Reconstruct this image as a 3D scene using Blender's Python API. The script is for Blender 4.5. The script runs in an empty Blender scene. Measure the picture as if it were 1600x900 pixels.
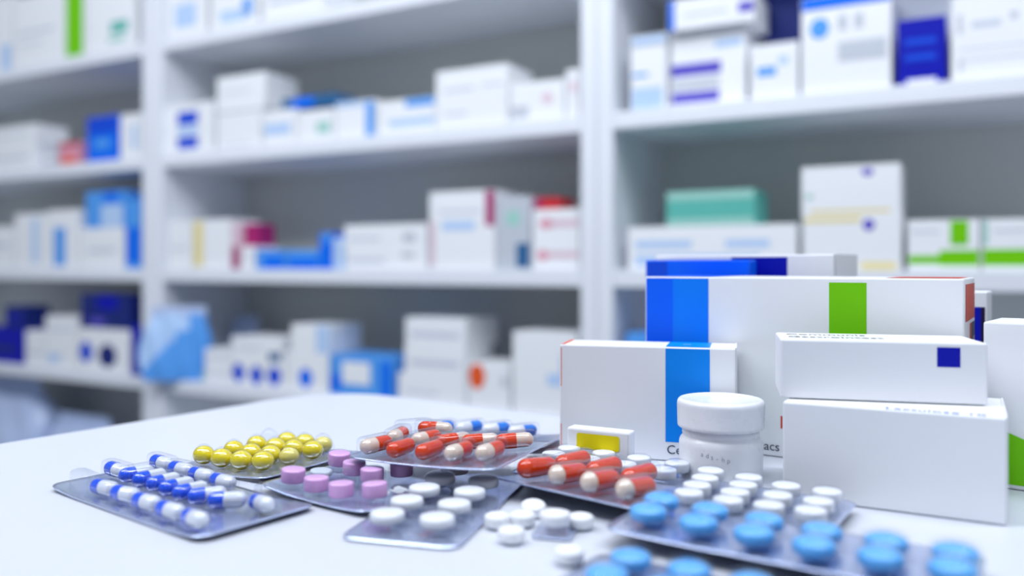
import bpy, bmesh, math, random
from mathutils import Vector, Matrix
random.seed(7)
SC = bpy.context.scene
COL = SC.collection

# ------------------------------------------------------------------ camera
cam_data = bpy.data.cameras.new('camera')
cam = bpy.data.objects.new('camera', cam_data)
COL.objects.link(cam)
cam.location = (0, 0, 1.0)
cam.rotation_euler = (math.radians(90), 0, 0)
cam_data.sensor_width = 36
cam_data.lens = 36 * 1300 / 1600
cam_data.shift_y = -34 / 1600
cam_data.clip_start = 0.01
cam_data.dof.use_dof = True
cam_data.dof.focus_distance = 0.40
cam_data.dof.aperture_fstop = 3.5
SC.camera = cam

# ------------------------------------------------------------------ light
SC.view_settings.view_transform = 'Standard'
SC.view_settings.look = 'None'
SC.view_settings.exposure = 0.0
SC.view_settings.gamma = 1.0
SC.view_settings.use_curve_mapping = False
SC.cycles.use_denoising = True
SC.cycles.max_bounces = 10
SC.cycles.transparent_max_bounces = 24
SC.cycles.caustics_reflective = False
SC.cycles.caustics_refractive = False

world = bpy.data.worlds.new('room_ambient')
SC.world = world
world.use_nodes = True
world.node_tree.nodes['Background'].inputs[0].default_value = (0.80, 0.87, 1.0, 1)
world.node_tree.nodes['Background'].inputs[1].default_value = 0.26


def area(name, loc, size, power, target, color=(0.88, 0.93, 1.0)):
    l = bpy.data.lights.new(name, 'AREA')
    l.shape = 'RECTANGLE'
    l.size, l.size_y = size
    l.energy = power
    l.color = color
    o = bpy.data.objects.new(name, l)
    COL.objects.link(o)
    o.location = loc
    d = Vector(target) - Vector(loc)
    o.rotation_euler = d.to_track_quat('-Z', 'Y').to_euler()
    return o


area('ceiling_strip_lamp_over_aisle', (0.45, 0.35, 2.5), (1.7, 0.34), 17, (0.50, 1.35, 0.9))
area('ceiling_strip_lamp_behind_camera', (-0.1, -0.9, 2.7), (1.7, 0.34), 3.2, (-0.2, 1.2, 1.0))
area('ceiling_strip_lamp_left', (-1.30, 0.45, 2.40), (1.7, 0.34), 27, (-0.95, 1.85, 0.65))
for dx, dy in ((-0.55, 0.05), (-0.15, -0.15), (0.3, 0.0), (0.7, 0.25)):
    area('ceiling_downlight', (dx, dy, 2.2), (0.20, 0.20), 2.0, (dx * 0.9, dy + 0.35, 0.9))

# ------------------------------------------------------------------ materials
_m = {}


def lin(c):
    c = c / 255
    return c / 12.92 if c <= 0.04045 else ((c + 0.055) / 1.055) ** 2.4


def mat(name, rgb, rough=0.5, metal=0.0, bump=0.0, scale=200.0, coat=0.0, spec=0.5, sss=0.0):
    if name in _m:
        return _m[name]
    m = bpy.data.materials.new(name)
    m.use_nodes = True
    nt = m.node_tree
    b = nt.nodes['Principled BSDF']
    b.inputs['Base Color'].default_value = (lin(rgb[0]), lin(rgb[1]), lin(rgb[2]), 1)
    b.inputs['Metallic'].default_value = metal
    b.inputs['Specular IOR Level'].default_value = spec
    b.inputs['Coat Weight'].default_value = coat
    b.inputs['Coat Roughness'].default_value = 0.05
    if sss:
        b.inputs['Subsurface Weight'].default_value = sss
        b.inputs['Subsurface Radius'].default_value = (0.004, 0.004, 0.004)
        b.inputs['Subsurface Scale'].default_value = 0.5
    tc = nt.nodes.new('ShaderNodeTexCoord')
    nz = nt.nodes.new('ShaderNodeTexNoise')
    nz.inputs['Scale'].default_value = scale
    nz.inputs['Detail'].default_value = 3
    nt.links.new(tc.outputs['Object'], nz.inputs['Vector'])
    mr = nt.nodes.new('ShaderNodeMapRange')
    mr.inputs['To Min'].default_value = max(0.02, rough - 0.05)
    mr.inputs['To Max'].default_value = min(1, rough + 0.05)
    nt.links.new(nz.outputs['Fac'], mr.inputs['Value'])
    nt.links.new(mr.outputs['Result'], b.inputs['Roughness'])
    if bump:
        bp = nt.nodes.new('ShaderNodeBump')
        bp.inputs['Strength'].default_value = bump
        bp.inputs['Distance'].default_value = 0.001
        nt.links.new(nz.outputs['Fac'], bp.inputs['Height'])
        nt.links.new(bp.outputs['Normal'], b.inputs['Normal'])
    _m[name] = m
    return m


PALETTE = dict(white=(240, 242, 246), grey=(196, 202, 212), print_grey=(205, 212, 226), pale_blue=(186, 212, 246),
               sky_blue=(84, 160, 240), blue=(4, 112, 242), royal_blue=(16, 76, 215), navy=(2, 16, 172), deep_blue=(28, 44, 120),
               purple=(92, 84, 196), magenta=(170, 40, 110), pink=(228, 160, 180), pale_pink=(226, 200, 212), red=(190, 40, 50),
               orange=(235, 95, 45), leaf_green=(116, 204, 6), teal=(96, 186, 174), pale_teal=(160, 210, 200),
               steel_blue=(44, 100, 150), pale_yellow=(236, 222, 160), label_yellow=(236, 218, 16), ink=(70, 76, 92),
               bright_blue=(0, 128, 248), mid_blue=(0, 100, 248), stripe_blue=(0, 138, 242), signal_red=(205, 62, 25), dark_ink=(34, 22, 62))


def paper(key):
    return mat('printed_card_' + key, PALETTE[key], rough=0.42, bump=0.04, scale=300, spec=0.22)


def clear_plastic():
    if 'clear' in _m:
        return _m['clear']
    m = bpy.data.materials.new('clear_blister_plastic')
    m.use_nodes = True
    nt = m.node_tree
    nt.nodes.remove(nt.nodes['Principled BSDF'])
    out = nt.nodes['Material Output']
    tr = nt.nodes.new('ShaderNodeBsdfTransparent')
    tr.inputs[0].default_value = (0.955, 0.965, 0.985, 1)
    gl = nt.nodes.new('ShaderNodeBsdfGlossy')
    gl.inputs['Roughness'].default_value = 0.045
    nz = nt.nodes.new('ShaderNodeTexNoise')
    nz.inputs['Scale'].default_value = 260
    bp = nt.nodes.new('ShaderNodeBump')
    bp.inputs['Strength'].default_value = 0.05
    bp.inputs['Distance'].default_value = 0.0006
    nt.links.new(nz.outputs['Fac'], bp.inputs['Height'])
    nt.links.new(bp.outputs['Normal'], gl.inputs['Normal'])
    fr = nt.nodes.new('ShaderNodeFresnel')
    fr.inputs['IOR'].default_value = 1.34
    mx = nt.nodes.new('ShaderNodeMixShader')
    ge = nt.nodes.new('ShaderNodeNewGeometry')
    inv = nt.nodes.new('ShaderNodeMath')
    inv.operation = 'SUBTRACT'
    inv.inputs[0].default_value = 1.0
    nt.links.new(ge.outputs['Backfacing'], inv.inputs[1])
    mu = nt.nodes.new('ShaderNodeMath')
    mu.operation = 'MULTIPLY'
    nt.links.new(fr.outputs[0], mu.inputs[0])
    nt.links.new(inv.outputs[0], mu.inputs[1])
    nt.links.new(mu.outputs[0], mx.inputs[0])
    nt.links.new(tr.outputs[0], mx.inputs[1])
    nt.links.new(gl.outputs[0], mx.inputs[2])
    nt.links.new(mx.outputs[0], out.inputs['Surface'])
    _m['clear'] = m
    return m


def foil():
    """Aluminium lidding seen through the clear film: fine crosshatched emboss, glossy coat."""
    if 'foil' in _m:
        return _m['foil']
    m = mat('foil', (206, 218, 250), rough=0.2, metal=0.75, coat=0.5)
    nt = m.node_tree
    b = nt.nodes['Principled BSDF']
    tc = nt.nodes.new('ShaderNodeTexCoord')
    hs = []
    for rot in (0.785, -0.785):
        mp = nt.nodes.new('ShaderNodeMapping')
        mp.inputs['Rotation'].default_value = (0, 0, rot)
        w = nt.nodes.new('ShaderNodeTexWave')
        w.inputs['Scale'].default_value = 320
        nt.links.new(tc.outputs['Object'], mp.inputs['Vector'])
        nt.links.new(mp.outputs['Vector'], w.inputs['Vector'])
        hs.append(w)
    ad = nt.nodes.new('ShaderNodeMath')
    nt.links.new(hs[0].outputs['Fac'], ad.inputs[0])
    nt.links.new(hs[1].outputs['Fac'], ad.inputs[1])
    bp = nt.nodes.new('ShaderNodeBump')
    bp.inputs['Strength'].default_value = 0.10
    bp.inputs['Distance'].default_value = 0.0003
    nt.links.new(ad.outputs[0], bp.inputs['Height'])
    nt.links.new(bp.outputs['Normal'], b.inputs['Normal'])
    return m


WHITE_LAM = mat('white_laminate', (213, 217, 228), rough=0.38, bump=0.01, scale=60)
SHELF_WHITE = mat('white_painted_board', (232, 236, 244), rough=0.5, bump=0.02, scale=80)
BACK_GREY = mat('grey_back_board', (216, 219, 216), rough=0.7, bump=0.03, scale=40)

# ------------------------------------------------------------------ helpers


def link(o, parent=None):
    COL.objects.link(o)
    if parent is not None:
        o.parent = parent
    return o


def tag(o, label=None, cat=None, group=None, kind=None):
    if label:
        o['label'] = label
    if cat:
        o['category'] = cat
    if group:
        o['group'] = group
    if kind:
        o['kind'] = kind
    return o


def empty(name, loc, rz=0, rx=0, ry=0):
    o = bpy.data.objects.new(name, None)
    o.empty_display_size = 0.01
    o.location = loc
    o.rotation_euler = (rx, ry, rz)
    return link(o)


def to_obj(name, bm, mats, parent=None, smooth=False):
    me = bpy.data.meshes.new(name)
    bm.normal_update()
    bm.to_mesh(me)
    bm.free()
    if not isinstance(mats, (list, tuple)):
        mats = [mats]
    for m in mats:
        me.materials.append(m)
    if smooth:
        for p in me.polygons:
            p.use_smooth = True
    return link(bpy.data.objects.new(name, me), parent)


def mesh_obj(name, me, parent=None):
    return link(bpy.data.objects.new(name, me), parent)


def bm_box(bm, x0, y0, z0, x1, y1, z1, bevel=0.0, seg=2):
    r = bmesh.ops.create_cube(bm, size=1)
    vs = r['verts']
    bmesh.ops.scale(bm, vec=(x1 - x0, y1 - y0, z1 - z0), verts=vs)
    bmesh.ops.translate(bm, vec=((x0 + x1) / 2, (y0 + y1) / 2, (z0 + z1) / 2), verts=vs)
    if bevel:
        es = list({e for v in vs for e in v.link_edges})
        bmesh.ops.bevel(bm, geom=es, offset=bevel, segments=seg, affect='EDGES', profile=0.5)


def bm_poly(bm, pts, mi=0):
    f = bm.faces.new([bm.verts.new(p) for p in pts])
    f.material_index = mi
    return f


def loft(bm, rings, mi=0, cap0=True, cap1=True, smooth=True):
    vr = [[bm.verts.new(p) for p in r] for r in rings]
    fs = []
    for a, b in zip(vr, vr[1:]):
        n = len(a)
        for i in range(n):
            fs.append(bm.faces.new((a[i], a[(i + 1) % n], b[(i + 1) % n], b[i])))
    caps = []
    if cap0:
        caps.append(bm.faces.new(list(reversed(vr[0]))))
    if cap1:
        caps.append(bm.faces.new(vr[-1]))
    fs += caps
    for f in fs:
        f.material_index = mi
        f.smooth = smooth
    for f in caps:
        for ed in f.edges:
            ed.smooth = False
    return fs


def stadium(L, R, z, n=24):
    """Ring around a stadium of straight length L along x and end radius R."""
    pts = []
    for i in range(n):
        a = 2 * math.pi * (i + 0.5) / n
        x, y = R * math.cos(a), R * math.sin(a)
        pts.append((x + (L / 2 if x > 0 else -L / 2), y, z))
    return pts


def text_mesh(name, body, size, m, parent, loc, rot, extrude=0.00005):
    cu = bpy.data.curves.new(name, 'FONT')
    cu.body = body
    cu.size = size
    cu.extrude = extrude
    t = bpy.data.objects.new(name + '_curve', cu)
    COL.objects.link(t)
    dg = bpy.context.evaluated_depsgraph_get()
    me = bpy.data.meshes.new_from_object(t.evaluated_get(dg))
    bpy.data.objects.remove(t)
    me.materials.clear()
    me.materials.append(m)
    o = mesh_obj(name, me, parent)
    o.location = loc
    o.rotation_euler = rot
    return o


# ------------------------------------------------------------------ carton builder
def carton(label, loc, heading, w, d, h, base='white', front=(), top=(), right=(), left=(), group=None, bevel=0.0008, lift=0.00015,
           cat='box', name='medicine_carton', flap=False):
    """Local frame: x along the front from its left end, y away from the viewer, z up; front face at y = 0."""
    mats = [paper(base)]
    idx = {}

    def mi(key):
        if key not in idx:
            idx[key] = len(mats)
            mats.append(paper(key))
        return idx[key]

    bm = bmesh.new()
    bm_box(bm, 0, 0, 0, w, d, h, bevel)

    def put(dec, P):
        for u0, v0, u1, v1, key in dec:
            if key.startswith('dot:'):
                k = mi(key[4:])
                cu, cv, ru, rv = (u0 + u1) / 2, (v0 + v1) / 2, (u1 - u0) / 2, (v1 - v0) / 2
                bm_poly(bm, [P(cu + ru * math.cos(2 * math.pi * i / 20), cv + rv * math.sin(2 * math.pi * i / 20)) for i in range(20)], k)
            else:
                c = bevel * 1.02
                bm_poly(bm, [P(u0, v0), P(u1, v0), P(u1, v1), P(u0, v1)], mi(key))

    e = bevel

    def cl(t, size):
        return min(max(t * size, e), size - e)

    put(front, lambda u, v: (cl(u, w), -lift, cl(v, h)))
    put(top, lambda u, v: (cl(u, w), cl(v, d), h + lift))
    put(right, lambda u, v: (w + lift, cl(u, d), cl(v, h)))
    put(left, lambda u, v: (-lift, cl(1 - u, d), cl(v, h)))
    o = to_obj(name, bm, mats)
    o.location = loc
    o.rotation_euler = (0, 0, heading)
    tag(o, label, cat, group)
    if flap:
        # tuck-in end flap on the right end, seen as a slightly raised panel with a dark seam
        fb = bmesh.new()
        t = 0.0004
        bm_box(fb, w + 0.0001, d * 0.06, h * 0.03, w + 0.0001 + t, d * 0.94, h * 0.985, 0.00015, 1)
        to_obj('end_flap', fb, paper(base), o)
        fb = bmesh.new()
        bm_box(fb, w - 0.0004, d * 0.02, h + 0.00002, w + t, d * 0.98, h + 0.00035, 0.0001, 1)
        to_obj('top_flap_edge', fb, paper(base), o)
    return o


# ------------------------------------------------------------------ pills
def tablet_mesh(name, R, H, m, dome=0.0008, bev=0.0006):
    bm = bmesh.new()
    b = dome
    prof = [(R - bev, b * 0.6), (R - bev * 0.3, b * 0.6 + bev * 0.3), (R, b + bev), (R, H - b - bev), (R - bev * 0.3, H - b * 0.6 - bev * 0.3)]
    for k in range(0, 6):
        t = k / 6
        rr = (R - bev) * (1 - t)
        prof.append((max(rr, 0.0003), H - b * 0.6 * (1 - t) ** 1.0 + 0 if k == 0 else H - b * 0.6 * ((1 - t) ** 2)))
    prof.sort(key=lambda p: 0)
    loft(bm, [[(r * math.cos(a), r * math.sin(a), z) for a in [2 * math.pi * i / 32 for i in range(32)]] for r, z in prof])
    me = bpy.data.meshes.new(name)
    bm.normal_update()
    bm.to_mesh(me)
    bm.free()
    me.materials.append(m)
    return me


def biconvex_mesh(name, R, H, m, belt=0.3):
    bm = bmesh.new()
    prof = []
    hb = H * belt
    ha = (H - hb) / 2
    for k in range(1, 9):
        t = k / 8 * math.pi / 2
        prof.append((R * math.sin(t), ha - ha * math.cos(t) ** 1.0 * 1.0 if k < 8 else ha))
    for k in range(8, 0, -1):
        t = k / 8 * math.pi / 2
        prof.append((R * math.sin(t), H - ha + ha * math.cos(t)))
    loft(bm, [[(r * math.cos(a), r * math.sin(a), z) for a in [2 * math.pi * i / 32 for i in range(32)]] for r, z in prof])
    me = bpy.data.meshes.new(name)
    bm.normal_update()
    bm.to_mesh(me)
    bm.free()
    me.materials.append(m)
    return me


def capsule_mesh(name, L, R, mcap, mbody, split=0.46):
    """Two-piece capsule along x, cap at -x; lowest point at z = 0. The cap overlaps the body with a small step."""
    bm = bmesh.new()
    n = 24
    st = []
    xs = -L / 2 + L * split
    for k in range(1, 9):
        t = k / 8 * math.pi / 2
        st.append((-L / 2 + R - R * math.cos(t), R * math.sin(t)))
    st.append((xs, R))
    rb = R * 0.955
    en = [(xs, rb)]
    for k in range(8, 0, -1):
        t = k / 8 * math.pi / 2
        en.append((L / 2 - rb + rb * math.cos(t), rb * math.sin(t)))
    ring = lambda x, r: [(x, r * math.cos(2 * math.pi * i / n), R + r * math.sin(2 * math.pi * i / n)) for i in range(n)]
    loft(bm, [ring(x, r) for x, r in st], 0)
    loft(bm, [ring(x, r) for x, r in en], 1)
    bmesh.ops.recalc_face_normals(bm, faces=bm.faces)
    me = bpy.data.meshes.new(name)
    bm.to_mesh(me)
    bm.free()
    me.materials.append(mcap)
    me.materials.append(mbody)
    return me


def pocket_mesh(name, L, R, H, flare=0.0010):
    bm = bmesh.new()
    rings = []
    r0 = min(R * 0.45, H * 0.55)
    prof = [(R + flare - flare * math.sin(t), 0.0001 + flare - flare * math.cos(t)) for t in [math.pi / 2 * k / 5 for k in range(6)]]
    for k in range(0, 7):
        t = k / 6 * math.pi / 2
        prof.append((R - r0 * (1 - math.cos(t)), H - r0 + r0 * math.sin(t)))
    prof.append(((R - r0) * 0.5, H + 0.0001))
    loft(bm, [stadium(L, r, z, 28) for r, z in prof], cap0=False)
    me = bpy.data.meshes.new(name)
    bm.normal_update()
    bm.to_mesh(me)
    bm.free()
    me.materials.append(clear_plastic())
    return me


def ball_pocket_mesh(name, a, b, H):
    """Rounded pocket for a softgel: half ellipsoid on a short skirt."""
    bm = bmesh.new()
    n = 28
    rings = [[((a + 0.001) * math.cos(t), (b + 0.001) * math.sin(t), 0.0001) for t in [2 * math.pi * i / n for i in range(n)]]]
    for k in range(0, 8):
        p = k / 8 * math.pi / 2
        rings.append([(a * math.cos(p) * math.cos(t), b * math.cos(p) * math.sin(t), 0.0010 + (H - 0.001) * math.sin(p)) for t in [2 * math.pi * i / n for i in range(n)]])
    loft(bm, rings, cap0=False)
    me = bpy.data.meshes.new(name)
    bm.normal_update()
    bm.to_mesh(me)
    bm.free()
    me.materials.append(clear_plastic())
    return me


def softgel_mesh(name, a, b, c, m):
    bm = bmesh.new()
    bmesh.ops.create_uvsphere(bm, u_segments=28, v_segments=16, radius=1)
    bmesh.ops.scale(bm, vec=(a, b, c), verts=bm.verts)
    bmesh.ops.translate(bm, vec=(0, 0, c), verts=bm.verts)
    for f in bm.faces:
        f.smooth = True
    me = bpy.data.meshes.new(name)
    bm.normal_update()
    bm.to_mesh(me)
    bm.free()
    me.materials.append(m)
    return me


def sheet(parent, x0, y0, x1, y1, curl, r=0.006, t=0.00045):
    """Rounded rectangular sheet following z = curl(x, y): a grid pulled into the rounded outline, then given thickness."""
    nx, ny = 40, 24
    bm = bmesh.new()
    cx, cy, hw, hh = (x0 + x1) / 2, (y0 + y1) / 2, (x1 - x0) / 2, (y1 - y0) / 2
    r = min(r, hw * 0.9, hh * 0.9)
    lay = []
    for side in (1, 0):
        g = []
        for j in range(ny + 1):
            row = []
            for i in range(nx + 1):
                x = -hw + 2 * hw * i / nx
                y = -hh + 2 * hh * j / ny
                ex, ey = abs(x) - (hw - r), abs(y) - (hh - r)
                if ex > 0 and ey > 0:
                    m = max(ex, ey)
                    q = math.hypot(ex, ey)
                    k = m / q
                    x = math.copysign(hw - r + ex * k, x)
                    y = math.copysign(hh - r + ey * k, y)
                X, Y = cx + x, cy + y
                row.append(bm.verts.new((X, Y, curl(X, Y) - (0 if side else t))))
            g.append(row)
        lay.append(g)
    for s, g in enumerate(lay):
        for j in range(ny):
            for i in range(nx):
                q = (g[j][i], g[j][i + 1], g[j + 1][i + 1], g[j + 1][i])
                f = bm.faces.new(q if s == 0 else tuple(reversed(q)))
                f.smooth = True
    A, B = lay
    rim = [(0, i) for i in range(nx)] + [(j, nx) for j in range(ny)] + [(ny, i) for i in range(nx, 0, -1)] + [(j, 0) for j in range(ny, 0, -1)]
    for k in range(len(rim)):
        (j0, i0), (j1, i1) = rim[k], rim[(k + 1) % len(rim)]
        bm.faces.new((B[j0][i0], B[j1][i1], A[j1][i1], A[j0][i0]))
    return to_obj('foil_sheet', bm, foil(), parent)


def pack(label, loc, heading, rect, curl, items, pocket, pill, pill_name, r=0.006, rx=0, ry=0, group='blister packs on the counter', empties=(), part_label=None):
    """items: (x mm, y mm, angle deg[, alt mesh]). Pocket shells are parts, the pill in each pocket a sub-part."""
    root = empty('blister_pack', loc, math.radians(heading), rx, ry)
    tag(root, label, 'blister pack', group)
    x0, y0, x1, y1 = [v / 1000 for v in rect]
    sheet(root, x0, y0, x1, y1, curl, r)
    for it in list(items) + [tuple(e) + ('EMPTY',) for e in empties]:
        x, y, a = it[0] / 1000, it[1] / 1000, math.radians(it[2])
        p = mesh_obj('pocket', pocket, root)
        z = curl(x, y)
        eps = 0.002
        sx = (curl(x + eps, y) - curl(x - eps, y)) / (2 * eps)
        sy = (curl(x, y + eps) - curl(x, y - eps)) / (2 * eps)
        q = Vector((0, 0, 1)).rotation_difference(Vector((-sx, -sy, 1)).normalized())
        p.rotation_mode = 'QUATERNION'
        p.rotation_quaternion = q @ Matrix.Rotation(a, 3, 'Z').to_quaternion()
        p.location = (x, y, z)
        if len(it) > 3 and it[3] == 'EMPTY':
            p['label'] = 'empty clear pocket'
            continue
        me, dz = pill
        if len(it) > 3:
            me = it[3]
        c = mesh_obj(pill_name, me, p)
        c.location = (0, 0, dz)
        if part_label:
            c['label'] = part_label
    return root

# ------------------------------------------------------------------ room
S_E = Vector((0.8768, -0.4809, 0))          # along the shelving, left to right
S_N = Vector((0.4809, 0.8768, 0))           # into the shelving
S_0 = Vector((0.1404, 1.383, 0))            # on the front plane, centre of the right-hand upright
S_ROT = math.atan2(S_E.y, S_E.x)


def on_shelf(s, depth, z):
    p = S_0 + S_E * s + S_N * depth
    return Vector((p.x, p.y, z))


fb = bmesh.new()
bm_box(fb, -4.5, -2.5, -0.1, 4.0, 5.5, 0.0)
tag(to_obj('floor', fb, mat('grey_floor_tiles', (150, 156, 164), rough=0.35, bump=0.03, scale=8)), kind='structure')
wb = bmesh.new()
bm_box(wb, -3.4, 0.275, 0, 2.2, 0.37, 2.9)
wall = to_obj('wall_back', wb, mat('painted_wall', (205, 210, 216), rough=0.8, bump=0.05, scale=60))
wall.location = (S_0.x, S_0.y, 0)
wall.rotation_euler = (0, 0, S_ROT)
tag(wall, kind='structure')

# ------------------------------------------------------------------ shelving
unit = empty('shelving_unit', (S_0.x, S_0.y, 0), S_ROT)
tag(unit, 'tall white open shelving unit with grey back panels along the far wall', 'shelf')
D = 0.27
BAYS = [(-2.213, -1.139), (-1.071, -0.029), (0.029, 1.071)]
TOPS = [1.778, 1.518, 1.2535, 0.9935, 0.743, 0.483, 0.12]
for u0, u1 in [(-2.281, -2.213), (-1.139, -1.071), (-0.029, 0.029), (1.071, 1.139)]:
    bm = bmesh.new()
    mid = (u0 + u1) / 2
    bm_box(bm, u0, 0, 0, mid - 0.0006, D, 2.1, 0.0015, 1)
    bm_box(bm, mid + 0.0006, 0, 0, u1, D, 2.1, 0.0015, 1)
    to_obj('upright', bm, SHELF_WHITE, unit)
for b0, b1 in BAYS:
    bm = bmesh.new()
    bm_box(bm, b0, D - 0.012, 0.05, b1, D, 2.1)
    to_obj('back_panel', bm, BACK_GREY, unit)
    for zt in TOPS:
        bm = bmesh.new()
        bm_box(bm, b0 + 0.0003, 0.001, zt - 0.028, b1 - 0.0003, D - 0.0125, zt, 0.0012, 1)
        to_obj('shelf_board', bm, SHELF_WHITE, unit)
    bm = bmesh.new()
    bm_box(bm, b0, 0.0, 2.072, b1, D - 0.0125, 2.1, 0.0012, 1)
    to_obj('top_board', bm, SHELF_WHITE, unit)
    bm = bmesh.new()
    bm_box(bm, b0, 0.02, 0, b1, 0.038, 0.092)
    to_obj('plinth', bm, SHELF_WHITE, unit)

# ------------------------------------------------------------------ counter
T_U = Vector((0.816, -0.578, 0))
T_A = math.atan2(-0.578, 0.816)
counter = empty('counter', (-0.1424, 0.677, 0), T_A)
tag(counter, 'white laminate counter with a rounded corner, holding packs and cartons', 'counter')


def slab(x0, y0, x1, y1, z0, z1, r, name, m):
    pts = []
    for cx, cy, a0 in ((x1 - r, y1 - r, 0), (x0 + r, y1 - r, 90), (x0 + r, y0 + r, 180), (x1 - r, y0 + r, 270)):
        for k in range(13):
            a = math.radians(a0 + 90 * k / 12)
            pts.append((cx + r * math.cos(a), cy + r * math.sin(a)))
    bm = bmesh.new()
    c = 0.0015
    rings = []
    mx, my = (x0 + x1) / 2, (y0 + y1) / 2

    def ins(p, t):
        return (p[0] - math.copysign(t, p[0] - mx), p[1] - math.copysign(t, p[1] - my))
    for z, t in ((z0, c), (z0 + c, 0), (z1 - c, 0), (z1 - c * 0.3, c * 0.3), (z1, c)):
        rings.append([(*ins(p, t), z) for p in pts])
    loft(bm, rings, smooth=False)
    return to_obj(name, bm, m, counter)


slab(0, -0.75, 1.15, 0, 0.872, 0.9, 0.055, 'worktop', WHITE_LAM)
slab(0.05, -0.70, 1.10, -0.05, 0.08, 0.872, 0.03, 'cabinet_body', SHELF_WHITE)
slab(0.08, -0.67, 1.07, -0.08, 0.0, 0.08, 0.03, 'kick_plinth', BACK_GREY)

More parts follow.
